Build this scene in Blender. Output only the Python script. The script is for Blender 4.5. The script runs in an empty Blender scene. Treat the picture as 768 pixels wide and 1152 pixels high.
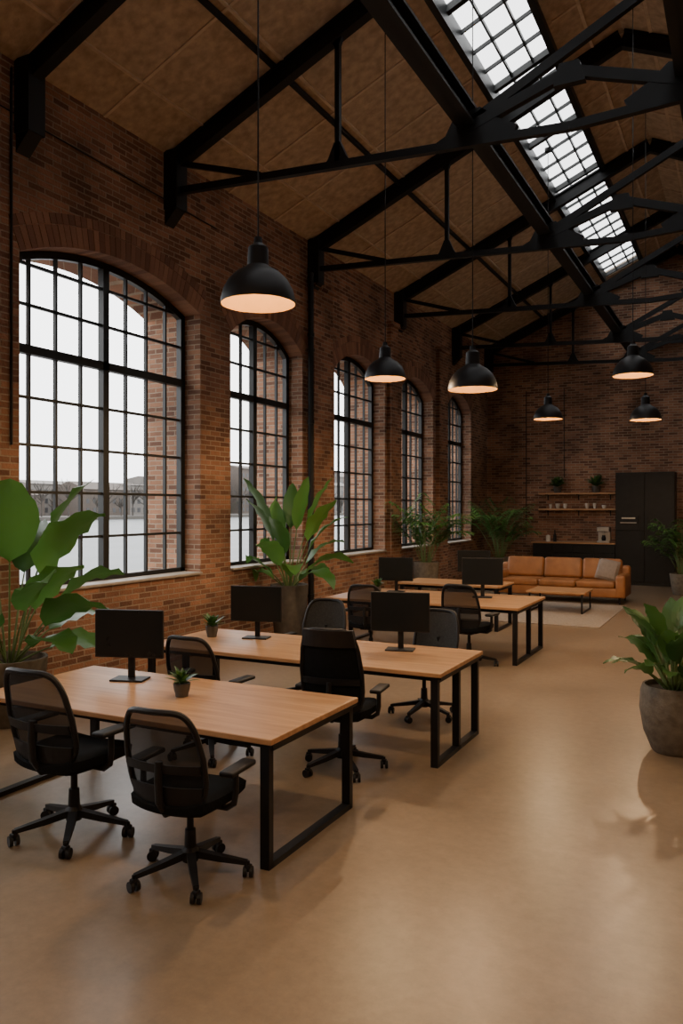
import bpy, bmesh, math, random
from mathutils import Vector, Matrix
random.seed(7)
S=bpy.context.scene
COL=S.collection
pi=math.pi
# ------------------------------------------------------------------ materials
def nmat(name):
    m=bpy.data.materials.new(name); m.use_nodes=True
    nt=m.node_tree; b=nt.nodes['Principled BSDF']
    return m,nt,b
def mat(name,col,rough=.5,metal=0,var=.0,scale=8,bump=0,bscale=60,spec=.5,stretch=None):
    m,nt,b=nmat(name); N=nt.nodes; L=nt.links
    b.inputs['Base Color'].default_value=(*col,1); b.inputs['Roughness'].default_value=rough
    b.inputs['Metallic'].default_value=metal; b.inputs['Specular IOR Level'].default_value=spec
    tc=N.new('ShaderNodeTexCoord'); vec=tc.outputs['Object']
    if stretch:
        mp=N.new('ShaderNodeMapping'); mp.inputs['Scale'].default_value=stretch
        L.new(vec,mp.inputs[0]); vec=mp.outputs[0]
    if var>0:
        n=N.new('ShaderNodeTexNoise'); n.inputs['Scale'].default_value=scale; n.inputs['Detail'].default_value=5
        L.new(vec,n.inputs['Vector'])
        r=N.new('ShaderNodeValToRGB')
        r.color_ramp.elements[0].position=.3; r.color_ramp.elements[1].position=.7
        r.color_ramp.elements[0].color=(*[c*(1-var) for c in col],1)
        r.color_ramp.elements[1].color=(*[min(1,c*(1+var)) for c in col],1)
        L.new(n.outputs[0],r.inputs[0]); L.new(r.outputs[0],b.inputs['Base Color'])
    if bump>0:
        n=N.new('ShaderNodeTexNoise'); n.inputs['Scale'].default_value=bscale; n.inputs['Detail'].default_value=4
        L.new(vec,n.inputs['Vector'])
        bp=N.new('ShaderNodeBump'); bp.inputs['Strength'].default_value=bump; bp.inputs['Distance'].default_value=.01
        L.new(n.outputs[0],bp.inputs['Height']); L.new(bp.outputs[0],b.inputs['Normal'])
    return m
def brick_mat():
    m,nt,b=nmat('brick'); N=nt.nodes; L=nt.links
    tc=N.new('ShaderNodeTexCoord'); sp=N.new('ShaderNodeSeparateXYZ'); L.new(tc.outputs['Object'],sp.inputs[0])
    ad=N.new('ShaderNodeMath'); ad.operation='ADD'; L.new(sp.outputs[0],ad.inputs[0]); L.new(sp.outputs[1],ad.inputs[1])
    cb=N.new('ShaderNodeCombineXYZ'); L.new(ad.outputs[0],cb.inputs[0]); L.new(sp.outputs[2],cb.inputs[1])
    nz=N.new('ShaderNodeTexNoise'); nz.inputs['Scale'].default_value=7; nz.inputs['Detail'].default_value=3; L.new(cb.outputs[0],nz.inputs['Vector'])
    mv=N.new('ShaderNodeVectorMath'); mv.operation='MULTIPLY_ADD'; mv.inputs[1].default_value=(.012,.012,0); L.new(nz.outputs['Color'],mv.inputs[0]); L.new(cb.outputs[0],mv.inputs[2])
    br=N.new('ShaderNodeTexBrick'); L.new(mv.outputs[0],br.inputs['Vector'])
    br.inputs['Scale'].default_value=1; br.inputs['Brick Width'].default_value=.23; br.inputs['Row Height'].default_value=.07
    br.inputs['Mortar Size'].default_value=.009; br.inputs['Mortar Smooth'].default_value=.3; br.inputs['Bias'].default_value=-.05
    br.inputs['Color1'].default_value=(.36,.185,.115,1); br.inputs['Color2'].default_value=(.12,.060,.042,1); br.inputs['Mortar'].default_value=(.34,.265,.20,1)
    n2=N.new('ShaderNodeTexNoise'); n2.inputs['Scale'].default_value=1.3; n2.inputs['Detail'].default_value=6; L.new(tc.outputs['Object'],n2.inputs['Vector'])
    rp=N.new('ShaderNodeValToRGB'); rp.color_ramp.elements[0].position=.3; rp.color_ramp.elements[1].position=.72
    rp.color_ramp.elements[0].color=(.58,.56,.54,1); rp.color_ramp.elements[1].color=(1.25,1.2,1.12,1); L.new(n2.outputs[0],rp.inputs[0])
    mx=N.new('ShaderNodeMix'); mx.data_type='RGBA'; mx.blend_type='MULTIPLY'; mx.inputs[0].default_value=1
    L.new(br.outputs['Color'],mx.inputs[6]); L.new(rp.outputs[0],mx.inputs[7]); L.new(mx.outputs[2],b.inputs['Base Color'])
    n3=N.new('ShaderNodeTexNoise'); n3.inputs['Scale'].default_value=40; L.new(tc.outputs['Object'],n3.inputs['Vector'])
    ma=N.new('ShaderNodeMath'); ma.operation='MULTIPLY_ADD'; ma.inputs[1].default_value=-1; L.new(br.outputs['Fac'],ma.inputs[0]); L.new(n3.outputs[0],ma.inputs[2])
    bp=N.new('ShaderNodeBump'); bp.inputs['Strength'].default_value=.9; bp.inputs['Distance'].default_value=.012; L.new(ma.outputs[0],bp.inputs['Height']); L.new(bp.outputs[0],b.inputs['Normal'])
    b.inputs['Roughness'].default_value=.85; b.inputs['Specular IOR Level'].default_value=.25
    return m
def arch_mat():
    m,nt,b=nmat('arch_brick'); N=nt.nodes; L=nt.links
    g=N.new('ShaderNodeNewGeometry'); r=N.new('ShaderNodeValToRGB')
    r.color_ramp.elements[0].color=(.14,.070,.047,1); r.color_ramp.elements[1].color=(.33,.172,.105,1)
    L.new(g.outputs['Random Per Island'],r.inputs[0]); L.new(r.outputs[0],b.inputs['Base Color']); b.inputs['Roughness'].default_value=.85
    n3=N.new('ShaderNodeTexNoise'); n3.inputs['Scale'].default_value=40
    bp=N.new('ShaderNodeBump'); bp.inputs['Strength'].default_value=.5; bp.inputs['Distance'].default_value=.01; L.new(n3.outputs[0],bp.inputs['Height']); L.new(bp.outputs[0],b.inputs['Normal'])
    return m
def floor_mat():
    m,nt,b=nmat('polished_concrete'); N=nt.nodes; L=nt.links
    tc=N.new('ShaderNodeTexCoord')
    n=N.new('ShaderNodeTexNoise'); n.inputs['Scale'].default_value=.8; n.inputs['Detail'].default_value=5; n.inputs['Roughness'].default_value=.55; L.new(tc.outputs['Object'],n.inputs['Vector'])
    r=N.new('ShaderNodeValToRGB'); r.color_ramp.elements[0].position=.25; r.color_ramp.elements[1].position=.8
    r.color_ramp.elements[0].color=(.185,.132,.082,1); r.color_ramp.elements[1].color=(.29,.212,.138,1)
    L.new(n.outputs[0],r.inputs[0])
    n2=N.new('ShaderNodeTexNoise'); n2.inputs['Scale'].default_value=12; n2.inputs['Detail'].default_value=10; n2.inputs['Roughness'].default_value=.75; L.new(tc.outputs['Object'],n2.inputs['Vector'])
    r2=N.new('ShaderNodeValToRGB'); r2.color_ramp.elements[0].position=.28; r2.color_ramp.elements[1].position=.72; r2.color_ramp.elements[0].color=(.78,.78,.78,1); r2.color_ramp.elements[1].color=(1.18,1.18,1.18,1); L.new(n2.outputs[0],r2.inputs[0])
    mx=N.new('ShaderNodeMix'); mx.data_type='RGBA'; mx.blend_type='MULTIPLY'; mx.inputs[0].default_value=1
    L.new(r.outputs[0],mx.inputs[6]); L.new(r2.outputs[0],mx.inputs[7]); L.new(mx.outputs[2],b.inputs['Base Color'])
    mr=N.new('ShaderNodeMapRange'); mr.inputs['To Min'].default_value=.28; mr.inputs['To Max'].default_value=.37; L.new(n.outputs[0],mr.inputs[0]); L.new(mr.outputs[0],b.inputs['Roughness'])
    b.inputs['Specular IOR Level'].default_value=.65
    bp=N.new('ShaderNodeBump'); bp.inputs['Strength'].default_value=.03; bp.inputs['Distance'].default_value=.01; L.new(n2.outputs[0],bp.inputs['Height']); L.new(bp.outputs[0],b.inputs['Normal'])
    return m
def wood_mat(name,c1,c2,axis=(1,12,12),rough=.4):
    m,nt,b=nmat(name); N=nt.nodes; L=nt.links
    tc=N.new('ShaderNodeTexCoord'); mp=N.new('ShaderNodeMapping'); mp.inputs['Scale'].default_value=axis; L.new(tc.outputs['Object'],mp.inputs[0])
    n=N.new('ShaderNodeTexNoise'); n.inputs['Scale'].default_value=1.6; n.inputs['Detail'].default_value=8; n.inputs['Distortion'].default_value=.6; L.new(mp.outputs[0],n.inputs['Vector'])
    r=N.new('ShaderNodeValToRGB'); r.color_ramp.elements[0].position=.32; r.color_ramp.elements[1].position=.68
    r.color_ramp.elements[0].color=(*c1,1); r.color_ramp.elements[1].color=(*c2,1); L.new(n.outputs[0],r.inputs[0]); L.new(r.outputs[0],b.inputs['Base Color'])
    b.inputs['Roughness'].default_value=rough
    return m
def emis(name,col,st):
    m,nt,b=nmat(name); b.inputs['Base Color'].default_value=(*col,1); b.inputs['Emission Color'].default_value=(*col,1); b.inputs['Emission Strength'].default_value=st; return m
def mix_transp(name,col,fac,rough,glossy=False):
    m=bpy.data.materials.new(name); m.use_nodes=True; nt=m.node_tree; N=nt.nodes; L=nt.links
    b=N['Principled BSDF']; o=N['Material Output']; t=N.new('ShaderNodeBsdfTransparent'); mx=N.new('ShaderNodeMixShader')
    mx.inputs[0].default_value=fac; L.new(t.outputs[0],mx.inputs[1])
    if glossy:
        g=N.new('ShaderNodeBsdfGlossy'); g.inputs['Color'].default_value=(*col,1); g.inputs['Roughness'].default_value=rough; L.new(g.outputs[0],mx.inputs[2])
    else:
        b.inputs['Base Color'].default_value=(*col,1); b.inputs['Roughness'].default_value=rough; b.inputs['Specular IOR Level'].default_value=.2; L.new(b.outputs[0],mx.inputs[2])
    L.new(mx.outputs[0],o.inputs[0]); return m
def leaf_mat(name,c1,c2):
    m,nt,b=nmat(name); N=nt.nodes; L=nt.links
    g=N.new('ShaderNodeNewGeometry'); r=N.new('ShaderNodeValToRGB')
    r.color_ramp.elements[0].color=(*c1,1); r.color_ramp.elements[1].color=(*c2,1)
    L.new(g.outputs['Random Per Island'],r.inputs[0]); L.new(r.outputs[0],b.inputs['Base Color']); b.inputs['Roughness'].default_value=.38
    o=N['Material Output']; tr=N.new('ShaderNodeBsdfTranslucent'); L.new(r.outputs[0],tr.inputs[0]); mx=N.new('ShaderNodeMixShader'); mx.inputs[0].default_value=.3
    L.new(b.outputs[0],mx.inputs[1]); L.new(tr.outputs[0],mx.inputs[2]); L.new(mx.outputs[0],o.inputs[0]); return m

BRICK=brick_mat(); ARCH=arch_mat(); FLOOR=floor_mat()
CEIL=mat('ceiling_panel',(.46,.355,.255),.85,var=.22,scale=9,bump=.5,bscale=35,spec=.1)
BATTEN=mat('ceiling_batten',(.56,.44,.32),.7,var=.15)
STEEL=mat('black_steel',(.012,.013,.014),.5,.2,bump=.1,bscale=30,spec=.3)
FRAME=mat('window_frame_metal',(.010,.012,.012),.45,.2,var=.2)
SILL=mat('sill_stone',(.33,.29,.24),.6,var=.15)
GLASS=mix_transp('window_glass',(1,1,1),.05,.02,True)
SKYGLASS=mix_transp('skylight_glass',(.7,.7,.7),.35,.3,True)
OAK=wood_mat('oak_desktop',(.34,.175,.075),(.49,.275,.13))
OAKD=wood_mat('oak_dark',(.28,.14,.065),(.40,.215,.10))
BLK=mat('black_plastic',(.009,.009,.010),.5,var=.15,spec=.3)
BLKM=mat('black_powdercoat',(.010,.010,.011),.45,.2,var=.1,spec=.35)
FAB=mat('black_fabric',(.008,.009,.010),.95,var=.2,scale=60,bump=.4,bscale=300,spec=.1)
GREYF=mat('grey_fabric',(.045,.045,.043),.9,var=.2,scale=60,bump=.4,bscale=300,spec=.1)
MESHM=mix_transp('chair_mesh_fabric',(.013,.013,.014),.84,.8)
SCREEN=mat('monitor_screen',(.010,.012,.013),.25,var=.05,spec=.4)
LEATHER=mat('tan_leather',(.29,.12,.04),.45,var=.2,scale=5,bump=.25,bscale=70)
PILLOW=mat('grey_pillow',(.24,.20,.17),.9,var=.1,scale=20,bump=.3)
RUG=mat('woven_rug',(.30,.24,.18),.95,var=.2,scale=30,bump=.6,bscale=120)
POTC=mat('concrete_pot',(.13,.112,.09),.8,var=.25,scale=14,bump=.5,bscale=40,spec=.2)
POTD=mat('dark_pot',(.08,.07,.06),.7,var=.2,scale=14,bump=.3)
SOIL=mat('soil',(.03,.02,.013),.95,var=.4,scale=40,bump=.8)
LEAF1=leaf_mat('leaf_broad',(.04,.12,.022),(.10,.24,.045))
LEAF2=leaf_mat('leaf_palm',(.04,.12,.025),(.12,.26,.055))
LEAF3=leaf_mat('leaf_dark',(.03,.085,.02),(.08,.18,.04))
STEM=mat('plant_stem',(.10,.16,.05),.6,var=.2)
SHADEIN=mat('lampshade_inner',(.065,.034,.011),.8,var=.05,spec=.0)
BULB=emis('bulb_glow',(1,.68,.32),9)
CHROME=mat('brushed_steel',(.5,.5,.5),.3,.9,var=.1)
CERAM=mat('ceramic',(.6,.56,.5),.4,var=.1)
CAB=mat('black_cabinet',(.010,.011,.012),.4,var=.2,spec=.3)
# ------------------------------------------------------------------ mesh helpers
def V(*a): return Vector(a)
def box(bm,x0,x1,y0,y1,z0,z1):
    m=Matrix.Translation(((x0+x1)/2,(y0+y1)/2,(z0+z1)/2))@Matrix.Diagonal((x1-x0,y1-y0,z1-z0,1))
    return bmesh.ops.create_cube(bm,size=1,matrix=m)['verts']
def rbox(bm,x0,x1,y0,y1,z0,z1,r=.02,seg=3,M=None):
    b2=bmesh.new(); box(b2,x0,x1,y0,y1,z0,z1)
    bmesh.ops.bevel(b2,geom=b2.edges[:]+b2.verts[:],offset=r,segments=seg,profile=.5,affect='EDGES')
    if M: b2.transform(M)
    merge(bm,b2)
def merge(bm,b2):
    me=bpy.data.meshes.new('t'); b2.to_mesh(me); bm.from_mesh(me); bpy.data.meshes.remove(me); b2.free()
def beam(bm,p0,p1,w,h,w1=None,h1=None):
    p0=Vector(p0); p1=Vector(p1); d=(p1-p0).normalized()
    up=Vector((0,0,1)) if abs(d.z)<.95 else Vector((0,1,0))
    s=d.cross(up).normalized(); u=s.cross(d).normalized()
    w1=w if w1 is None else w1; h1=h if h1 is None else h1
    vs=[]
    for p,a,b in ((p0,w/2,h/2),(p1,w1/2,h1/2)):
        for i,j in ((-1,-1),(1,-1),(1,1),(-1,1)): vs.append(bm.verts.new(p+s*a*i+u*b*j))
    for f in ((3,2,1,0),(4,5,6,7),(0,1,5,4),(1,2,6,5),(2,3,7,6),(3,0,4,7)): bm.faces.new([vs[k] for k in f])
def ibeam(bm,p0,p1,w,h,t=.02):
    p0=Vector(p0); p1=Vector(p1); d=(p1-p0).normalized(); up=Vector((0,0,1)) if abs(d.z)<.95 else Vector((0,1,0))
    s=d.cross(up).normalized(); u=s.cross(d).normalized()
    beam(bm,p0,p1,t,h); beam(bm,p0+u*(h/2-t/2),p1+u*(h/2-t/2),w,t); beam(bm,p0-u*(h/2-t/2),p1-u*(h/2-t/2),w,t)
def tube(bm,pts,r,seg=8,closed=False,r1=None):
    pts=[Vector(p) for p in pts]; n=len(pts); rings=[]
    prev=None
    for i,p in enumerate(pts):
        if closed: d=pts[(i+1)%n]-pts[i-1]
        else: d=pts[min(i+1,n-1)]-pts[max(i-1,0)]
        d.normalize()
        if prev is None:
            a=Vector((0,0,1)) if abs(d.z)<.9 else Vector((1,0,0)); s=d.cross(a).normalized()
        else:
            s=(prev-d*prev.dot(d)).normalized()
        prev=s; u=d.cross(s)
        rr=r if r1 is None else r+(r1-r)*i/(n-1)
        rings.append([bm.verts.new(p+(s*math.cos(k*2*pi/seg)+u*math.sin(k*2*pi/seg))*rr) for k in range(seg)])
    m=n if closed else n-1
    for i in range(m):
        a=rings[i]; b=rings[(i+1)%n]
        for k in range(seg): bm.faces.new((a[k],a[(k+1)%seg],b[(k+1)%seg],b[k]))
    if not closed:
        bm.faces.new(rings[0][::-1]); bm.faces.new(rings[-1])
def cyl(bm,p0,p1,r,seg=16,r1=None): tube(bm,[p0,p1],r,seg,False,r1)
def lathe(bm,prof,seg=32,c=(0,0,0)):
    c=Vector(c); rings=[]
    for r,z in prof:
        if r<1e-5: rings.append([bm.verts.new(c+V(0,0,z))])
        else: rings.append([bm.verts.new(c+V(r*math.cos(k*2*pi/seg),r*math.sin(k*2*pi/seg),z)) for k in range(seg)])
    for a,b in zip(rings,rings[1:]):
        for k in range(seg):
            k2=(k+1)%seg
            if len(a)==1 and len(b)==1: continue
            if len(a)==1: bm.faces.new((a[0],b[k2],b[k]))
            elif len(b)==1: bm.faces.new((a[k],a[k2],b[0]))
            else: bm.faces.new((a[k],a[k2],b[k2],b[k]))
def prism(bm,poly,axis,a0,a1):
    def mk(p,a): return V(a,p[0],p[1]) if axis=='x' else V(p[0],a,p[1])
    A=[bm.verts.new(mk(p,a0)) for p in poly]; B=[bm.verts.new(mk(p,a1)) for p in poly]
    n=len(poly); bm.faces.new(A); bm.faces.new(B[::-1])
    for i in range(n): bm.faces.new((A[i],B[i],B[(i+1)%n],A[(i+1)%n]))
def mesh(bm,name,m,smooth=False,ang=None):
    bmesh.ops.recalc_face_normals(bm,faces=bm.faces[:]) if not ang=='leaf' else None
    me=bpy.data.meshes.new(name); bm.to_mesh(me); bm.free(); me.materials.append(m)
    if smooth:
        for p in me.polygons: p.use_smooth=True
        if ang!='leaf':
            me.set_sharp_from_angle(angle=math.radians(35))
    return me
def obj(name,me,parent=None,loc=None):
    o=bpy.data.objects.new(name,me); COL.objects.link(o)
    if parent: o.parent=parent
    if loc: o.location=loc
    return o
def mk(name,m,fn,smooth=False):
    bm=bmesh.new(); fn(bm); return obj(name,mesh(bm,name,m,smooth))
def part(name,m,fn,smooth=False,ang=None):
    bm=bmesh.new(); fn(bm); return (name,mesh(bm,name,m,smooth,ang))
def group(name,parts,loc=(0,0,0),rz=0,sc=1):
    e=bpy.data.objects.new(name,None); COL.objects.link(e); e.empty_display_size=.2
    e.location=loc; e.rotation_euler=(0,0,rz); e.scale=(sc,sc,sc)
    for n,me in parts: obj(n,me,e)
    return e
# ------------------------------------------------------------------ room
WX=-6.78; WO=-7.75; GX=-7.09; RXW=3.58; BY=22.75; FY=-2.5
RIDGE=-1.6
MIR=Matrix.Translation((2*RIDGE,0,0))@Matrix.Diagonal((-1,1,1,1))
def roofz(x):
    return 6.7+.445*(x+6.78) if x<RIDGE else 6.7+.445*(RXW-x)
SILLZ=1.12
WINS=[(5.86,8.95,4.75,.33,8),(9.68,11.81,4.66,.40,6),(13.0,15.3,4.66,.40,6),(16.1,18.2,4.66,.40,6),(19.2,21.2,4.66,.40,6)]
EXTRA=[(-1.4,1.4,4.75,.33,8),(2.2,5.2,4.75,.33,8)]  # unseen windows, added to let more daylight onto the foreground
ALLW=EXTRA+WINS
def arc(y0,y1,zs,r):
    a=(y1-y0)/2; R=(a*a+r*r)/(2*r); return (y0+y1)/2, zs+r-R, R
def archz(y,w):
    yc,zc,R=arc(*w[:4]); return zc+math.sqrt(max(0,R*R-(y-yc)**2))
def wall_left(bm):
    top=6.75; y=FY-.3
    for w in ALLW:
        y0,y1=w[0],w[1]
        box(bm,WO,WX,y,y0,0,top)
        box(bm,WO,WX,y0,y1,0,SILLZ)
        pts=[(y0+(y1-y0)*i/24,archz(y0+(y1-y0)*i/24,w)) for i in range(25)]
        for a,b in zip(pts,pts[1:]): prism(bm,[a,b,(b[0],top),(a[0],top)],'x',WO,WX)
        y=y1
    box(bm,WO,WX,y,BY+.3,0,top)
    for a,b in ((12.05,12.75),(15.42,15.98),(18.4,19.0)):
        box(bm,WX-.01,WX+.10,a,b,0,5.9)
        box(bm,WX-.01,WX+.15,a-.04,b+.04,5.9,6.0)
mk('wall_left',BRICK,wall_left)
mk('wall_right',BRICK,lambda bm:box(bm,RXW,RXW+.5,FY,BY,0,6.75))
def gable(bm,y0,y1):
    x2=2*RIDGE-WO
    prism(bm,[(WO,0),(x2,0),(x2,6.7),(RXW,roofz(RXW)+.05),(RIDGE,roofz(RIDGE)+.05),(WX,roofz(WX)+.05),(WO,6.7)],'y',y0,y1)
mk('wall_back',BRICK,lambda bm:gable(bm,BY,BY+.3))
mk('wall_front',BRICK,lambda bm:gable(bm,FY-.3,FY))
mk('floor',FLOOR,lambda bm:box(bm,WO,2*RIDGE-WO,FY-.3,BY+.3,-.2,0))
SK0,SK1,SY0,SY1=-3.38,-2.45,1.0,22.2
def ceiling(bm):
    t=.18; a,b=FY-.3,BY+.3
    for s in (0,1):
        b2=bmesh.new()
        def sl(x0,x1,y0,y1): prism(b2,[(x0,roofz(x0)),(x1,roofz(x1)),(x1,roofz(x1)+t),(x0,roofz(x0)+t)],'y',y0,y1)
        sl(WO,SK0,a,b); sl(SK0,SK1,a,SY0); sl(SK0,SK1,SY1,b); sl(SK1,RIDGE-.0001,a,b)
        if s: b2.transform(MIR)
        merge(bm,b2)
mk('ceiling',CEIL,ceiling)
def battens(bm):
    for s in (0,1):
        b2=bmesh.new()
        for x in (-6.2,-5.0,-3.75,-2.0):
            z=roofz(x); box(b2,x-.022,x+.022,FY,BY,z-.018,z+.005)
        y=FY+.7
        while y<BY:
            beam(b2,(WX,y,roofz(WX)-.005),(SK0-.1,y,roofz(SK0-.1)-.005),.04,.026)
            beam(b2,(SK1+.1,y,roofz(SK1+.1)-.005),(RIDGE,y,roofz(RIDGE-.001)-.005),.04,.026)
            y+=1.27
        if s: b2.transform(MIR)
        merge(bm,b2)
mk('trim_1',BATTEN,battens)
def sky_frame(bm):
    for s in (0,1):
        b2=bmesh.new()
        for x in (SK0,SK1):
            z=roofz(x); beam(b2,(x,SY0,z+.03),(x,SY1,z+.03),.09,.24)
        for x in (SK0+.31,SK0+.62):
            z=roofz(x)+.08; beam(b2,(x,SY0,z),(x,SY1,z),.028,.05)
        y=SY0; i=0
        while y<SY1+.01:
            big=i%4==0
            beam(b2,(SK0,y,roofz(SK0)+.08),(SK1,y,roofz(SK1)+.08),.09 if big else .028,.09 if big else .05); y+=.53; i+=1
        if s: b2.transform(MIR)
        merge(bm,b2)
def sky_gl(bm):
    z0=roofz(SK0)+.11; z1=roofz(SK1)+.11
    for s in (0,1):
        b2=bmesh.new()
        b2.faces.new([b2.verts.new(p) for p in (V(SK0,SY0,z0),V(SK1,SY0,z1),V(SK1,SY1,z1),V(SK0,SY1,z0))])
        if s: b2.transform(MIR)
        merge(bm,b2)
group('skylight',[part('frame',FRAME,sky_frame),part('glass',SKYGLASS,sky_gl)])  # mirrored copy on the right slope is added for extra daylight
# windows
wi=0
for w in WINS+EXTRA:
    wi+=1
    y0,y1,zs,r,nc=w; yc,zc,R=arc(y0,y1,zs,r)
    def fr(bm):
        g=GX; fw=.085
        box(bm,g-.04,g+.04,y0,y0+fw,SILLZ,archz(y0+fw,w)); box(bm,g-.04,g+.04,y1-fw,y1,SILLZ,archz(y1-fw,w))
        box(bm,g-.04,g+.04,y0,y1,SILLZ,SILLZ+.09)
        th=math.asin((y1-y0)/2/R); n=28
        P=[(yc+R*math.sin(-th+2*th*i/n),zc+R*math.cos(-th+2*th*i/n)) for i in range(n+1)]
        Q=[(yc+(R-.09)*math.sin(-th+2*th*i/n),zc+(R-.09)*math.cos(-th+2*th*i/n)) for i in range(n+1)]
        for i in range(n): prism(bm,[P[i],P[i+1],Q[i+1],Q[i]],'x',g-.04,g+.04)
        tz=3.80
        box(bm,g-.045,g+.045,y0,y1,tz-.05,tz+.05)
        for i in range(1,nc):
            y=y0+(y1-y0)*i/nc; hw=.05 if i==nc//2 else .016
            box(bm,g-(.045 if hw>.03 else .022),g+(.045 if hw>.03 else .022),y-hw,y+hw,SILLZ,archz(y,w)-.02)
        for i in range(1,5):
            z=SILLZ+.05+(tz-SILLZ-.05)*i/5; box(bm,g-.02,g+.02,y0,y1,z-.016,z+.016)
        z=tz+.5
        box(bm,g-.02,g+.02,y0,y1,z-.016,z+.016)
        z=tz+.95
        if archz(y0+.1,w)>z: box(bm,g-.02,g+.02,y0,y1,z-.016,z+.016)
        else:
            a=math.sqrt(max(0,(R-.05)**2-(z-zc)**2)); box(bm,g-.02,g+.02,yc-a,yc+a,z-.016,z+.016)
    def gl(bm):
        n=20; pts=[V(GX,y0,SILLZ),V(GX,y1,SILLZ)]+[V(GX,y1-(y1-y0)*i/n,archz(y1-(y1-y0)*i/n,w)) for i in range(n+1)]
        bm.faces.new([bm.verts.new(p) for p in pts])
    def sill(bm):
        rbox(bm,GX+.03,WX+.05,y0+.002,y1-.002,SILLZ,SILLZ+.035,.01,2)
        box(bm,WO-.05,GX-.03,y0+.002,y1-.002,SILLZ,SILLZ+.03)
    group('window_%d'%wi,[part('frame',FRAME,fr),part('glass',GLASS,gl),part('sill',SILL,sill)])
    def vous(bm):
        for ring,(ri,ro) in enumerate(((R-.004,R+.235),(R+.245,R+.36))):
            th=math.asin((y1-y0)/2/R); n=int(2*th*R/.085)
            for i in range(n):
                t0=-th+2*th*i/n+.004/R; t1=-th+2*th*(i+1)/n-.004/R
                q=[(yc+rr*math.sin(t),zc+rr*math.cos(t)) for rr,t in ((ri,t0),(ri,t1),(ro,t1),(ro,t0))]
                prism(bm,q,'x',GX+.04 if ring==0 else WX-.05,WX+.008+random.uniform(-.002,.002))
    mk('trim_%d'%(wi+1),ARCH,vous)
# ------------------------------------------------------------------ trusses
def truss(bm,y,full=True):
    c=RIDGE
    for s in (-1,1):
        def X(x): return x if s<0 else 2*c-x
        beam(bm,(X(-6.68),y,5.95),(X(-6.68),y,6.72),.22,.22)
        prism(bm,[(X(-6.79),5.75),(X(-6.79),5.97),(X(-6.57),5.97)],'y',y-.09,y+.09)
        zo=-.14
        ibeam(bm,(X(-6.72),y,roofz(-6.72)+zo),(c,y,roofz(c-.001)+zo),.13,.24,.03)
        if not full: continue
        beam(bm,(X(-6.6),y,6.2),(c,y,5.95),.08,.085)
        beam(bm,(X(-6.6),y,6.56),(X(-5.35),y,6.17),.05,.07)
        xr=-4.27; zt=6.2-.25*(xr+6.6)/5
        beam(bm,(X(xr),y,zt),(X(xr),y,roofz(xr)-.2),.06,.06)
        prism(bm,[(X(xr-.2),zt-.02),(X(xr-.12),zt+.08),(X(xr-.04),zt+.26),(X(xr+.04),zt+.26),(X(xr+.12),zt+.08),(X(xr+.2),zt-.02)],'y',y-.03,y+.03)
        prism(bm,[(X(xr-.1),roofz(xr-.1)-.2),(X(xr),roofz(xr)-.4),(X(xr+.1),roofz(xr+.1)-.2)],'y',y-.03,y+.03)
        xh=-2.68; zh=6.06
        prism(bm,[(X(xh-.5),zh-.06),(X(xh-.25),zh+.06),(X(xh-.14),zh+.26),(X(xh+.14),zh+.30),(X(xh+.3),zh+.16),(X(xh+.55),zh+.02),(X(xh+.5),zh-.06)],'y',y-.035,y+.035)
        beam(bm,(X(xh),y,zh+.1),(c,y,6.52),.08,.11)
    if not full: return
    prism(bm,[(c-.16,6.38),(c+.16,6.38),(c+.1,6.6),(c-.1,6.6)],'y',y-.045,y+.045)
    beam(bm,(-2.68,y,6.2),(.55,y,roofz(.55)-.2),.07,.10)
for y in (1.6,5.9,8.28,12.1,15.9,19.7,22.55):
    mk('roof_truss',STEEL,lambda bm:truss(bm,y,y>6))
def lb(bm):
    for s in (-1,1):
        x=RIDGE+s*1.1
        ibeam(bm,(x,FY,6.3),(x,BY,6.3),.20,.22,.03)
    for x in (-5.1,1.9):
        beam(bm,(x,FY,roofz(x)-.04),(x,BY,roofz(x)-.04),.05,.06)
mk('roof_beam',STEEL,lb)
def pipe(bm):
    y=11.93
    tube(bm,[(WX+.10,y,0),(WX+.10,y,6.1)],.05,12)
    for z in (.5,2,3.5,5): cyl(bm,(WX+.10,y,z),(WX+.10,y,z+.06),.062,12)
mk('downpipe',STEEL,pipe)
def conduit(bm):
    tube(bm,[(WX+.02,5.74,2.7),(WX+.02,5.74,6.6)],.014,8)
    tube(bm,[(WX+.02,2,6.25),(WX+.02,9.3,6.05)],.008,6)
    tube(bm,[(-5.62,BY-.02,1.2),(-5.62,BY-.02,5.4)],.012,8)
    tube(bm,[(-4.55,BY-.02,2.9),(-4.55,BY-.02,5.4)],.010,8)
mk('cable_conduit',STEEL,conduit)
# ------------------------------------------------------------------ desks
def desk(x0,x1,y0,y1,mid):
    cx,cy=(x0+x1)/2,(y0+y1)/2; a,b=(x1-x0)/2,(y1-y0)/2
    def top(bm): rbox(bm,-a,a,-b,b,.715,.75,.006,2)
    def leg(s):
        def f(bm):
            x=s*(a-.06); h=.03
            for y in ((-b+.05,b-.05,0) if mid else (-b+.05,b-.05)): box(bm,x-.03,x+.03,y-h/2-.008,y+h/2+.008,0,.70)
            box(bm,x-.03,x+.03,-b+.05,b-.05,0,.035); box(bm,x-.03,x+.03,-b+.05,b-.05,.665,.70)
            box(bm,x-.06,x+.06,-b+.02,b-.02,.70,.716)
        return f
    def rail(bm):
        box(bm,-a+.08,a-.08,-b+.10,-b+.14,.665,.705); box(bm,-a+.08,a-.08,b-.14,b-.10,.665,.705)
    group('office_desk',[part('desktop',OAK,top),part('leg_frame_1',BLKM,leg(-1)),part('leg_frame_2',BLKM,leg(1)),part('under_rail',BLKM,rail)],(cx,cy,0))
desk(-4.78,-2.36,3.76,4.88,False)
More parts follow.
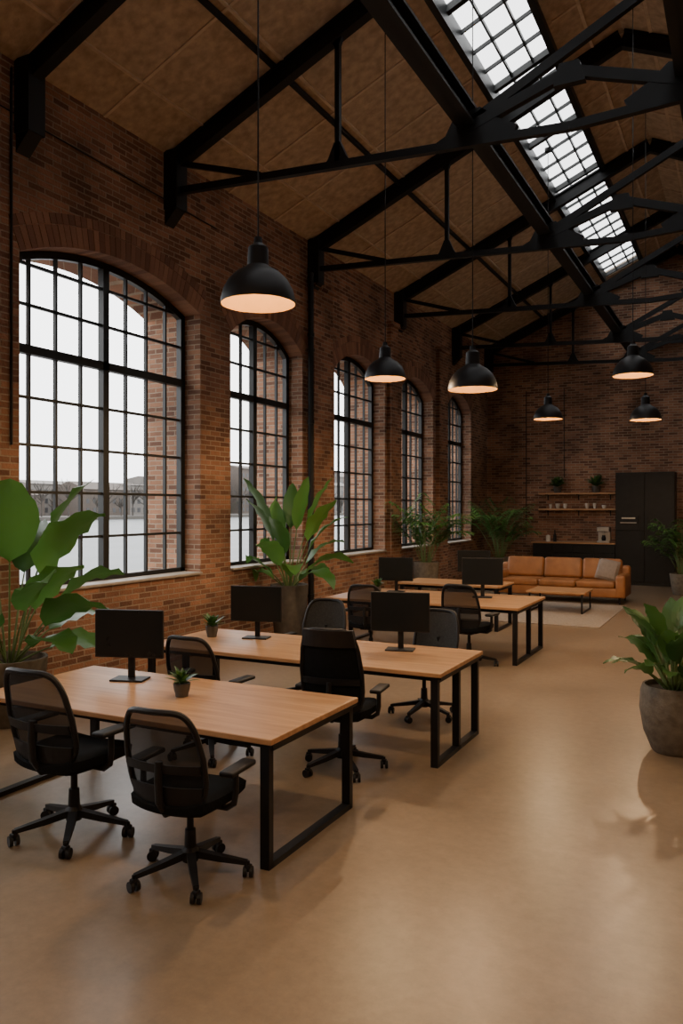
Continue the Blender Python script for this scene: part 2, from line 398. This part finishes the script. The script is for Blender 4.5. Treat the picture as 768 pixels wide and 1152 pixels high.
desk(-5.1,-2.12,5.85,6.98,True)
desk(-5.45,-2.6,10.12,11.65,True)
desk(-5.4,-3.6,12.75,13.7,False)
# ------------------------------------------------------------------ chairs
def chair_parts(H,backm,solid=False):
    P=[]
    def base(bm):
        for i in range(5):
            a=i*2*pi/5+.35; d=V(math.cos(a),math.sin(a),0)
            beam(bm,d*.02+V(0,0,.135),d*.18+V(0,0,.105),.05,.04,.042,.034); beam(bm,d*.17+V(0,0,.107),d*.325+V(0,0,.082),.042,.034,.03,.024)
        lathe(bm,[(0,.09),(.045,.09),(.05,.15),(.034,.17),(.03,.27),(.02,.275),(.018,.42),(0,.42)],16)
    P.append(part('star_base',BLK,base))
    def cas(bm):
        for i in range(5):
            a=i*2*pi/5+.35; d=V(math.cos(a),math.sin(a),0)
            c=d*.33
            b=a+1.1*i; q=V(math.cos(b),math.sin(b),0)
            for k in (-1,1): cyl(bm,c+V(0,0,.03)+q*k*.008,c+V(0,0,.03)+q*k*.028,.03,14)
            cyl(bm,c+V(0,0,.03),c+V(0,0,.09),.010,8)
            rbox(bm,c.x-.018,c.x+.018,c.y-.018,c.y+.018,.045,.072,.006,2)
    P.append(part('casters',BLK,cas))
    def mech(bm):
        rbox(bm,-.11,.11,-.16,.12,.40,.45,.012,2)
        beam(bm,(.1,.02,.425),(.24,.02,.42),.012,.012)
        tube(bm,[(0,-.12,.425),(0,-.24,.44),(0,-.30,.52),(0,-.31,.64),(0,-.305,.74)],.022,10)
    P.append(part('mechanism',BLK,mech))
    def seat(bm):
        b2=bmesh.new(); nx,ny=12,12
        g=[[None]*(ny+1) for _ in range(nx+1)]; g2=[[None]*(ny+1) for _ in range(nx+1)]
        for i in range(nx+1):
            for j in range(ny+1):
                u=-1+2*i/nx; v=-1+2*j/ny
                x=u*math.sqrt(1-.28*v*v); y=v*math.sqrt(1-.28*u*u)
                e=max(abs(u),abs(v))
                th=.045*(1-e**6)+.012
                dip=-.012*(1-u*u)+(-.03*max(0,v-.5)**1.5*2)+.02*abs(u)**3
                g[i][j]=b2.verts.new((x*.27,y*.28,.485+dip+th)); g2[i][j]=b2.verts.new((x*.265,y*.275,.465+dip*.5-th*.8))
        for i in range(nx):
            for j in range(ny):
                b2.faces.new((g[i][j],g[i+1][j],g[i+1][j+1],g[i][j+1])); b2.faces.new((g2[i][j],g2[i][j+1],g2[i+1][j+1],g2[i+1][j]))
        for i in range(nx):
            for j in (0,ny): b2.faces.new((g[i][j],g[i+1][j],g2[i+1][j],g2[i][j]))
        for j in range(ny):
            for i in (0,nx): b2.faces.new((g[i][j],g[i][j+1],g2[i][j+1],g2[i][j]))
        merge(bm,b2)
    P.append(part('seat_cushion',FAB,seat,True))
    z0,z1=.50,H
    def bp(u,t):
        z=z0+(z1-z0)*t; w=.225+.02*math.sin(pi*min(1,t*1.1))-.03*t**3
        y=-.225-.035*math.sin(pi*t*.55)-.09*t**1.6+.05*u*u
        return V(u*w,y-.02,z)
    def loop(k=1):
        pts=[]
        for i in range(48):
            a=i*2*pi/48; ca,sa=math.cos(a),math.sin(a); e=.36
            u=math.copysign(abs(ca)**e,ca); v=math.copysign(abs(sa)**e,sa)
            pts.append(bp(u*k,.5+.5*v*k))
        return pts
    def frame(bm): tube(bm,loop(),.017,8,True)
    P.append(part('backrest_frame',BLK,frame,True))
    def panel(bm):
        L=loop(.985); n=len(L)
        prev=[bm.verts.new(p) for p in L]
        for k in (.8,.6,.4,.2):
            cur=[bm.verts.new(p) for p in loop(k)]
            for i in range(n): bm.faces.new((prev[i],prev[(i+1)%n],cur[(i+1)%n],cur[i]))
            prev=cur
        bm.faces.new(prev)
    P.append(part('backrest_panel',backm,panel,True))
    def lumbar(bm):
        for t,h in ((.0,.10),(.34,.05)):
            prev=None
            for i in range(13):
                u=-.95+1.9*i/12; p=bp(u,t)+V(0,-.012,0); q=bp(u,t+h/(z1-z0)*1)+V(0,-.012,0)
                cur=[bm.verts.new(x) for x in (p,q,q+V(0,-.012,0),p+V(0,-.012,0))]
                if prev:
                    for a in range(4): bm.faces.new((prev[a],prev[(a+1)%4],cur[(a+1)%4],cur[a]))
                prev=cur
        if solid:
            prev=None
            for i in range(13):
                u=-1+2*i/12
                cur=[bm.verts.new(x) for x in (bp(u,.80)+V(0,.02,0),bp(u,1.0)+V(0,.02,0),bp(u,1.0)+V(0,-.03,.0),bp(u,.80)+V(0,-.03,0))]
                if prev:
                    for a in range(4): bm.faces.new((prev[a],prev[(a+1)%4],cur[(a+1)%4],cur[a]))
                else: bm.faces.new(cur)
                prev=cur
            bm.faces.new(prev)
    P.append(part('back_support',BLK,lumbar))
    def arm(s):
        def f(bm):
            tube(bm,[(s*.10,-.02,.43),(s*.25,-.02,.43),(s*.295,-.02,.46),(s*.305,-.02,.52),(s*.305,-.02,.64)],.018,8)
            rbox(bm,s*.305-.045,s*.305+.045,-.13,.14,.635,.665,.012,3)
        return f
    P.append(part('armrest_l',BLK,arm(-1),True)); P.append(part('armrest_r',BLK,arm(1),True))
    return P
CH_A=chair_parts(1.02,MESHM); CH_B=chair_parts(1.14,FAB,True); CH_G=chair_parts(1.0,GREYF)
def chair(P,x,y,face,sc=1): # face: deg clockwise from +Y toward +X
    group('office_chair',P,(x,y,0),math.radians(-face),sc)
chair(CH_A,-3.75,3.66,0,1.07)
chair(CH_A,-2.75,3.54,-5,.98)
chair(CH_B,-2.82,5.54,-8)
chair(CH_A,-3.95,5.36,0)
chair(CH_G,-4.12,7.44,176,1.02)
chair(CH_G,-2.82,7.32,188)
chair(CH_A,-4.55,9.80,-8)
chair(CH_A,-3.20,9.92,6,1.05)
# ------------------------------------------------------------------ monitors
def mon(x,y,face,sc=1):
    def body(bm): rbox(bm,-.27,.27,-.012,.018,.17,.53,.006,2)
    def scr(bm): box(bm,-.262,.262,-.0135,-.0115,.182,.522)
    def st(bm):
        rbox(bm,-.13,.13,-.07,.10,0,.014,.005,2)
        beam(bm,(0,.045,.01),(0,.045,.30),.05,.02); rbox(bm,-.06,.06,.015,.05,.28,.40,.006,2)
    group('computer_monitor',[part('housing',BLK,body),part('screen',SCREEN,scr),part('stand',BLK,st)],(x,y,.75),math.radians(face),sc)
mon(-4.13,4.58,18); mon(-4.33,6.62,14,.98); mon(-2.80,6.66,14,1.0)
mon(-4.80,11.25,10); mon(-3.38,11.1,14,1.08); mon(-4.2,13.3,12,1.05)
# ------------------------------------------------------------------ pendants
def pendant(x,y,z,R):
    def shade(bm):
        pr=[(.985,.0),(1,.0),(.99,.15),(.93,.38),(.80,.62),(.60,.82),(.36,.96),(.29,1.02),(.27,1.5),(.2,1.56),(.12,1.62),(.1,1.78),(0,1.8)]
        lathe(bm,[(a*R,b*R) for a,b in pr],40)
    def inner(bm):
        pr=[(.985,.0),(.965,.15),(.905,.36),(.775,.59),(.58,.78),(.34,.9),(0,.93)]
        lathe(bm,[(a*R,b*R) for a,b in pr],40)
    def bulb(bm): bmesh.ops.create_uvsphere(bm,u_segments=16,v_segments=10,radius=.055,matrix=Matrix.Translation((0,0,.50*R)))
    def cord(bm):
        cyl(bm,(0,0,1.78*R),(0,0,roofz(x)-z),.006,6)
        cyl(bm,(0,0,roofz(x)-z-.06),(0,0,roofz(x)-z),.06,12)
    g=group('pendant_lamp',[part('shade',BLKM,shade,True),part('shade_inner',SHADEIN,inner,True),part('bulb',BULB,bulb,True),part('cord',BLK,cord)],(x,y,z))
    l=bpy.data.lights.new('lamp_light','POINT'); l.energy=LP; l.color=(1,.66,.37); l.shadow_soft_size=.05
    o=bpy.data.objects.new('lamp_light',l); COL.objects.link(o); o.parent=g; o.location=(0,0,.13*R)
LP=115
for a in ((-3.07,4.72,3.49,.265),(-3.89,8.79,3.61,.25),(-2.76,8.69,3.39,.28),(-1.29,10.79,3.75,.25),(-3.08,14.0,3.6,.25),(-1.47,13.95,3.5,.25),
          (-.4,1.3,3.9,.25),(1.6,3.2,3.6,.25),(1.4,7.5,3.6,.25),(1.2,12,3.6,.25),(-2.6,0.2,4.2,.25)):  # this row: out-of-view pendants added to brighten and warm the hall
    pendant(*a)
# ------------------------------------------------------------------ plants
def leaf(bm,base,az,el,L,W,droop=1.0,fold=.18,roll=0,n=9,shape=0):
    p=Vector(base); rows=[]
    side=V(-math.sin(az),math.cos(az),0)
    for i in range(n+1):
        t=i/n; e=el-droop*t**1.3
        d=V(math.cos(az)*math.cos(e),math.sin(az)*math.cos(e),math.sin(e))
        up=side.cross(d)*-1
        if up.z<0 and el<pi/2 and e>-1.4: up=-up
        s=side*math.cos(roll)+up*math.sin(roll)
        w=W*.5*(math.sin(pi*min(1,t**.85)))**.75 if 0<t<1 else .002
        wav=.06*W*math.sin(i*2.3+az*7)
        rows.append([bm.verts.new(p+s*w*k+up*(fold*w*abs(k)+(wav if abs(k)==1 and n>6 else 0))) for k in (-1,-.5,0,.5,1)])
        p=p+d*L/n
    for a,b in zip(rows,rows[1:]):
        for k in range(4): bm.faces.new((a[k],a[k+1],b[k+1],b[k]))
    return p
def curve_path(base,az,el,L,droop,n=8):
    p=Vector(base); pts=[p.copy()]
    for i in range(n):
        e=el-droop*((i+.5)/n)
        p=p+V(math.cos(az)*math.cos(e),math.sin(az)*math.cos(e),math.sin(e))*L/n; pts.append(p.copy())
    return pts,el-droop
def pot_parts(r,h,m,kind=0):
    if kind==0: pr=[(0,0),(.72*r,0),(.76*r,.02),(.9*r,.5*h),(r,.97*h),(.99*r,h),(.92*r,h),(.9*r,.93*h),(.88*r,.88*h)]
    else: pr=[(0,0),(.6*r,0),(.66*r,.02),(.88*r,.3*h),(r,.65*h),(.97*r,.9*h),(.9*r,h),(.84*r,h),(.82*r,.93*h)]
    return [part('pot',m,lambda bm:lathe(bm,pr,36),True),part('soil',SOIL,lambda bm:lathe(bm,[(0,.9*h),(.5*r,.905*h),(.9*r,.89*h)] if kind==0 else [(0,.94*h),(.84*r,.93*h)],24))]
def clampv(bm,loc):
    x0=WX+.05-loc[0]; y1=BY-.03-loc[1]
    if 15<loc[1]<17: x0=WX+.17-loc[0]
    for v in bm.verts:
        if v.co.x<x0: v.co.x=x0
        if v.co.y>y1: v.co.y=y1
        if v.co.z<.03: v.co.z=.03
def broad_plant(name,loc,pr,ph,specs,kind=0,pm=None,lm=None):
    parts=pot_parts(pr,ph,pm or POTC,kind)
    bl=bmesh.new(); bs=bmesh.new()
    for az,el,sl,LL,WW,dr in specs:
        az=math.radians(az); el=math.radians(el)
        b=(math.cos(az)*pr*.2,math.sin(az)*pr*.2,ph*.9)
        pts,e2=curve_path(b,az,el,sl,.25)
        tube(bs,pts,.013,6,False,.007)
        leaf(bl,pts[-1],az,e2,LL,WW,dr,.22,random.uniform(-.45,.45))
    clampv(bl,loc); clampv(bs,loc)
    parts.append(('leaves',mesh(bl,'leaves',lm or LEAF1,True,'leaf'))); parts.append(('stems',mesh(bs,'stems',STEM,True)))
    group(name,parts,loc)
def palm(name,loc,pr,ph,n,L,Hs,pm=None):
    parts=pot_parts(pr,ph,pm or POTC)
    bl=bmesh.new(); bs=bmesh.new()
    for i in range(n):
        az=i*2.399+random.uniform(-.2,.2); el=math.radians(random.uniform(76,89) if i%3 else random.uniform(62,76))
        b=(math.cos(az)*pr*.25,math.sin(az)*pr*.25,ph*.9)
        LL=L*random.uniform(.75,1.05); st=Hs*random.uniform(.35,1)
        pts,e2=curve_path(b,az,el,st,.08,4)
        pts2,e3=curve_path(pts[-1],az,e2,LL,random.uniform(.7,1.4),12)
        tube(bs,pts+pts2[1:],.009,5,False,.003)
        for j in range(1,13):
            p=pts2[j]; t=j/12; ll=.36*L*math.sin(pi*(.25+.65*t))+.06
            for s in (-1,1):
                leaf(bl,p,az+s*math.radians(62-25*t),math.radians(35-40*t)+random.uniform(-.15,.15),ll,.05*L+.012,.9,.1,0,4)
    clampv(bl,loc); clampv(bs,loc)
    parts.append(('fronds',mesh(bl,'fronds',LEAF2,True,'leaf'))); parts.append(('stems',mesh(bs,'stems',STEM,True)))
    group(name,parts,loc)
sp=[(25,80,.85,.90,.50,.9),(-40,78,1.05,.95,.50,.5),(60,62,.60,.8,.44,1.1),(10,55,.50,.78,.44,1.3),(-70,72,.85,.85,.46,.6),(120,75,.9,.75,.42,.7),
    (35,84,1.1,.85,.46,.6),(-12,40,.40,.70,.40,1.2),(80,45,.45,.65,.36,1.1),(-60,50,.5,.7,.38,1.2),(170,84,1.1,.75,.4,.5),(45,32,.32,.62,.36,1.3),(-100,50,.5,.65,.36,1.1),
    (0,70,.6,.78,.42,1.0),(-25,60,.7,.75,.42,.9)]
broad_plant('bird_of_paradise_plant',(-6.27,5.3,0),.35,.62,sp,0,POTC)
sp=[]
for i in range(19):
    az=i*137.5+10; el=[86,80,74,66,56,46][i%6]+random.uniform(-3,3)
    sp.append((az,el,[.95,.8,.6,.45,.3,.25][i%6],random.uniform(.75,.95),random.uniform(.27,.33),[.35,.6,.9,1.2,1.5,1.7][i%6]))
broad_plant('banana_plant',(-6.2,10.4,0),.29,.88,sp,0,POTD)
palm('potted_areca_palm',(-6.05,15.8,0),.28,.9,24,.95,.95,POTC)
palm('potted_areca_palm',(-5.95,21.1,0),.28,.7,24,1.0,1.0,POTC)
palm('potted_areca_palm',(-1.30,20.2,0),.3,.5,22,.95,.75,POTC)
sp=[]
for i in range(46):
    az=i*137.5; k=i%8
    sp.append((az,[86,80,72,62,52,40,76,84][k]+random.uniform(-5,5),[.52,.44,.38,.32,.26,.2,.22,.3][k]*random.uniform(.8,1.1),random.uniform(.30,.42),random.uniform(.13,.19),[.5,.7,.9,1,1.2,1.3,1,.8][k]))
broad_plant('potted_philodendron',(-.53,7.2,0),.28,.56,sp,1,POTC,LEAF3)
def small_plant(loc,r=.055,h=.085,n=26,L=.11,name='small_potted_plant'):
    parts=pot_parts(r,h,POTD); bl=bmesh.new()
    for i in range(n):
        leaf(bl,(0,0,h*.9),i*2.399,math.radians(random.uniform(25,85)),L*random.uniform(.7,1.1),L*.32,random.uniform(.2,1),.2,0,5)
    for v in bl.verts:
        if loc[1]>20: v.co.y=min(v.co.y,BY-.02-loc[1])
        v.co.z=max(v.co.z,.03)
    parts.append(('leaves',mesh(bl,'leaves',LEAF3,True,'leaf'))); group(name,parts,loc)
small_plant((-3.46,4.36,.75),.06,.09,34,.13); small_plant((-4.78,6.5,.75),.065,.11,34,.16); small_plant((-4.95,10.9,.75),.06,.1,30,.16)
# ------------------------------------------------------------------ lounge
def sofa():
    P=[]
    W=1.42
    def fr(bm):
        rbox(bm,-W,W,-.5,.5,.14,.34,.03,3); rbox(bm,-W,W,.30,.5,.2,.78,.06,4)
    P.append(part('frame',LEATHER,fr,True))
    def arms(bm):
        for s in (-1,1): rbox(bm,min(s*W,s*(W-.2)),max(s*W,s*(W-.2)),-.52,.48,.14,.62,.06,4)
    P.append(part('arms',LEATHER,arms,True))
    def seat(bm):
        w=(2*W-.42)/3
        for i in range(3):
            x=-W+.21+i*w; rbox(bm,x+.005,x+w-.005,-.52,.25,.33,.48,.05,4)
    P.append(part('seat_cushions',LEATHER,seat,True))
    def back(bm):
        w=(2*W-.3)/3
        for i in range(3):
            x=-W+.15+i*w; M=Matrix.Translation((0,.26,.48))@Matrix.Rotation(math.radians(-12),4,'X')@Matrix.Translation((0,-.26,-.48))
            rbox(bm,x+.005,x+w-.005,.12,.32,.46,.92,.07,5,M)
    P.append(part('back_cushions',LEATHER,back,True))
    def pil(bm):
        M=Matrix.Translation((1.0,-.02,.70))@Matrix.Rotation(math.radians(-22),4,'X')@Matrix.Rotation(.2,4,'Y')
        b2=bmesh.new(); n=10
        for sgn in (-1,1):
            g=[[b2.verts.new(((-1+2*i/n)*.23,sgn*.085*((1-(-1+2*i/n)**4)*(1-(-1+2*j/n)**4))**.5,(-1+2*j/n)*.23)) for j in range(n+1)] for i in range(n+1)]
            for i in range(n):
                for j in range(n): b2.faces.new((g[i][j],g[i+1][j],g[i+1][j+1],g[i][j+1]))
        bmesh.ops.remove_doubles(b2,verts=b2.verts[:],dist=.001); b2.transform(M); merge(bm,b2)
    P.append(part('throw_pillow',PILLOW,pil,True))
    def legs(bm):
        for x in (-W+.12,W-.12):
            for y in (-.42,.42): cyl(bm,(x,y,0),(x,y,.15),.018,10,.026)
    P.append(part('legs',BLKM,legs))
    group('leather_sofa',P,(-3.66,17.95,0),0)
sofa()
def ct_top(bm): rbox(bm,-.56,.56,-.5,.5,.385,.42,.006,2)
def ct_leg(bm):
    for s in (-1,1):
        x=s*.50
        for y in (-.45,.45): box(bm,x-.015,x+.015,y-.015,y+.015,.012,.386)
        box(bm,x-.015,x+.015,-.45,.45,.012,.04); box(bm,x-.015,x+.015,-.45,.45,.36,.386)
group('coffee_table',[part('tabletop',OAK,ct_top),part('leg_frame',BLKM,ct_leg)],(-3.28,16.0,0))
mk('area_rug',RUG,lambda bm:rbox(bm,-5.1,-2.2,13.95,17.3,0,.012,.004,2))
# ------------------------------------------------------------------ kitchen
def tall(bm):
    y0=22.08
    box(bm,-3.08,-1.62,y0+.03,BY-.005,0.0,2.98)
    for x0,x1,z0,z1 in ((-3.07,-2.36,1.45,2.97),(-3.07,-2.36,.1,1.43),(-2.34,-1.63,1.0,2.97),(-2.34,-1.63,.1,.98)):
        rbox(bm,x0,x1,y0,y0+.03,z0,z1,.004,1)
def thand(bm):
    for x in (-2.42,-2.28): box(bm,x-.01,x+.01,22.03,22.05,1.1,1.9); box(bm,x-.008,x+.008,22.04,22.09,1.15,1.17); box(bm,x-.008,x+.008,22.04,22.09,1.83,1.85)
def ov(bm): rbox(bm,-2.98,-2.5,22.055,22.08,1.62,1.82,.005,2)
def ovh(bm): box(bm,-2.95,-2.55,22.03,22.05,1.64,1.66); box(bm,-2.92,-2.58,22.045,22.056,1.75,1.79); box(bm,-2.93,-2.91,22.04,22.06,1.64,1.66); box(bm,-2.59,-2.57,22.04,22.06,1.64,1.66)
group('tall_kitchen_cabinet',[part('carcass',CAB,tall),part('handles',BLKM,thand),part('oven',BLK,ov),part('oven_trim',CHROME,ovh)])
def cab(bm):
    box(bm,-5.3,-3.1,22.18,BY-.005,.08,1.06); box(bm,-5.25,-3.15,22.25,BY-.05,0,.1)
    for i in range(4):
        x=-5.3+i*.55; rbox(bm,x+.008,x+.542,22.155,22.18,.1,.80,.004,1); rbox(bm,x+.008,x+.542,22.155,22.18,.82,1.05,.004,1)
def ctop(bm): rbox(bm,-5.34,-3.09,22.13,BY-.005,1.06,1.10,.005,2)
group('kitchen_counter',[part('cabinets',CAB,cab),part('worktop',OAK,ctop)])
def shelves(bm):
    for z in (2.02,2.46): rbox(bm,-5.2,-3.12,22.42,BY-.002,z-.045,z,.004,1)
def shb(bm):
    for z in (2.02,2.46):
        for x in (-5.0,-4.15,-3.3): box(bm,x-.015,x+.015,22.46,BY,z-.065,z-.045); box(bm,x-.015,x+.015,BY-.02,BY,z-.2,z-.045)
group('kitchen_shelf',[part('boards',OAK,shelves),part('brackets',BLKM,shb)])
small_plant((-4.7,22.58,2.46),.12,.18,50,.34); small_plant((-3.65,22.58,2.46),.12,.18,50,.36)
def crockery(bm):
    for x in (-4.9,-4.7,-4.5,-3.9,-3.7,-3.45):
        r=random.uniform(.04,.08); h=random.uniform(.06,.16)
        lathe(bm,[(0,0),(r*.6,0),(r,h*.7),(r,h),(r*.9,h),(r*.85,h*.2),(0,h*.15)],14,(x,22.6,2.02))
mk('crockery',CERAM,crockery)
def cm(bm):
    rbox(bm,-.16,.16,-.16,.18,0,.05,.01,2); rbox(bm,-.16,.16,.04,.18,.04,.36,.01,2); rbox(bm,-.16,.16,-.16,.18,.30,.42,.015,2)
    cyl(bm,(0,-.06,.24),(0,-.06,.30),.03,12)
group('coffee_machine',[part('body',CHROME,cm),part('carafe',BLK,lambda bm:lathe(bm,[(0,.051),(.05,.051),(.06,.12),(.04,.18),(.045,.2),(0,.2)],14,(0,-.06,0)))],(-3.42,22.4,1.10))
mk('bottle',BLK,lambda bm:lathe(bm,[(0,1.10),(.045,1.10),(.045,1.28),(.018,1.34),(.018,1.42),(0,1.42)],14,(-4.75,22.45,0)),True)
mk('storage_jar',CERAM,lambda bm:lathe(bm,[(0,1.10),(.06,1.10),(.06,1.25),(.05,1.27),(0,1.29)],14,(-4.95,22.5,0)),True)
# ------------------------------------------------------------------ outside
WATER=mat('river_water',(.065,.072,.075),.4,var=.25,scale=.15,bump=.5,bscale=1.2,spec=.12)
QUAY=mat('quay_stone',(.22,.20,.18),.9,var=.2,scale=1)
BANK=mat('far_bank_soil',(.06,.055,.048),.95,var=.1,scale=.05)
B1=mat('hazy_building_a',(.065,.052,.043),.9,var=.1,scale=.3); B2=mat('hazy_building_b',(.12,.11,.10),.9,var=.1,scale=.3)
BW=mat('hazy_windows',(.03,.032,.034),.5); TREE=mat('hazy_tree',(.04,.035,.03),.95,var=.15,scale=.5)
mk('river',WATER,lambda bm:box(bm,-170,-14,-400,900,-2.2,-1.6))
mk('quay',QUAY,lambda bm:box(bm,-14,WO,-60,200,-2.5,-.25))
mk('far_bank',BANK,lambda bm:box(bm,-420,-170,-200,900,-2.2,-.6))
random.seed(3)
def bl(seed,m,name):
    rnd=random.Random(seed)
    bodies=bmesh.new(); wn=bmesh.new()
    y=-60
    while y<620:
        w=rnd.uniform(14,34); h=rnd.uniform(4,10) if y<210 else rnd.uniform(9,22); x=-182-rnd.uniform(0,25)
        if rnd.random()<.75:
            box(bodies,x-14,x,y,y+w,-.6,h); prism(bodies,[(x-14.5,h),(x+.5,h),(x-7,h+rnd.uniform(.5,3))],'y',y,y+w)
            nf=max(1,int(h/3)); nw=int(w/3)
            for a in range(nf):
                for b in range(nw): box(wn,x-.1,x+.08,y+1+b*3,y+2.3+b*3,.4+a*3,2+a*3)
        y+=w+rnd.uniform(1,14)
    me=mesh(bodies,'facades',m); mw=mesh(wn,'panes',BW); group(name,[('facades',me),('panes',mw)])
bl(1,B1,'riverside_buildings'); bl(5,B2,'riverside_buildings')
def trees(bm):
    rnd=random.Random(4); y=-80
    while y<640:
        h=rnd.uniform(5,11); x=-176-rnd.uniform(0,4)
        cyl(bm,(x,y,-.6),(x,y,h*.6),.25,5,.1)
        for k in range(16):
            a=rnd.uniform(0,2*pi); e=rnd.uniform(.5,1.4); l=h*rnd.uniform(.35,.6); z=h*rnd.uniform(.25,.55)
            p=V(x,y,z); q=p+V(math.cos(a)*math.cos(e),math.sin(a)*math.cos(e),math.sin(e))*l; cyl(bm,p,q,.16,4,.04)
            for j in range(3):
                a2=a+rnd.uniform(-1,1); q2=p.lerp(q,.5+.15*j); cyl(bm,q2,q2+V(math.cos(a2)*.6,math.sin(a2)*.6,.8)*l*.4,.10,3,.03)
        y+=rnd.uniform(3,9)
mk('bare_trees',TREE,trees)
# ------------------------------------------------------------------ world, camera
w=bpy.data.worlds.new('overcast_sky'); S.world=w; w.use_nodes=True
nt=w.node_tree; bg=nt.nodes['Background']
tc=nt.nodes.new('ShaderNodeTexCoord'); sp_=nt.nodes.new('ShaderNodeSeparateXYZ'); nt.links.new(tc.outputs['Generated'],sp_.inputs[0])
cr=nt.nodes.new('ShaderNodeValToRGB'); cr.color_ramp.elements[0].position=.0; cr.color_ramp.elements[0].color=(.86,.87,.88,1); cr.color_ramp.elements[1].position=.6; cr.color_ramp.elements[1].color=(1,1,1,1)
nt.links.new(sp_.outputs[2],cr.inputs[0]); nt.links.new(cr.outputs[0],bg.inputs['Color']); bg.inputs['Strength'].default_value=5.8
cam=bpy.data.cameras.new('camera'); co=bpy.data.objects.new('camera',cam); COL.objects.link(co)
cam.sensor_fit='VERTICAL'; cam.sensor_height=36; cam.lens=890/1152*36; cam.shift_y=-5/1152
co.location=(0,0,2.05); co.rotation_euler=(pi/2,0,math.radians(27.03)); cam.clip_end=2000
S.camera=co
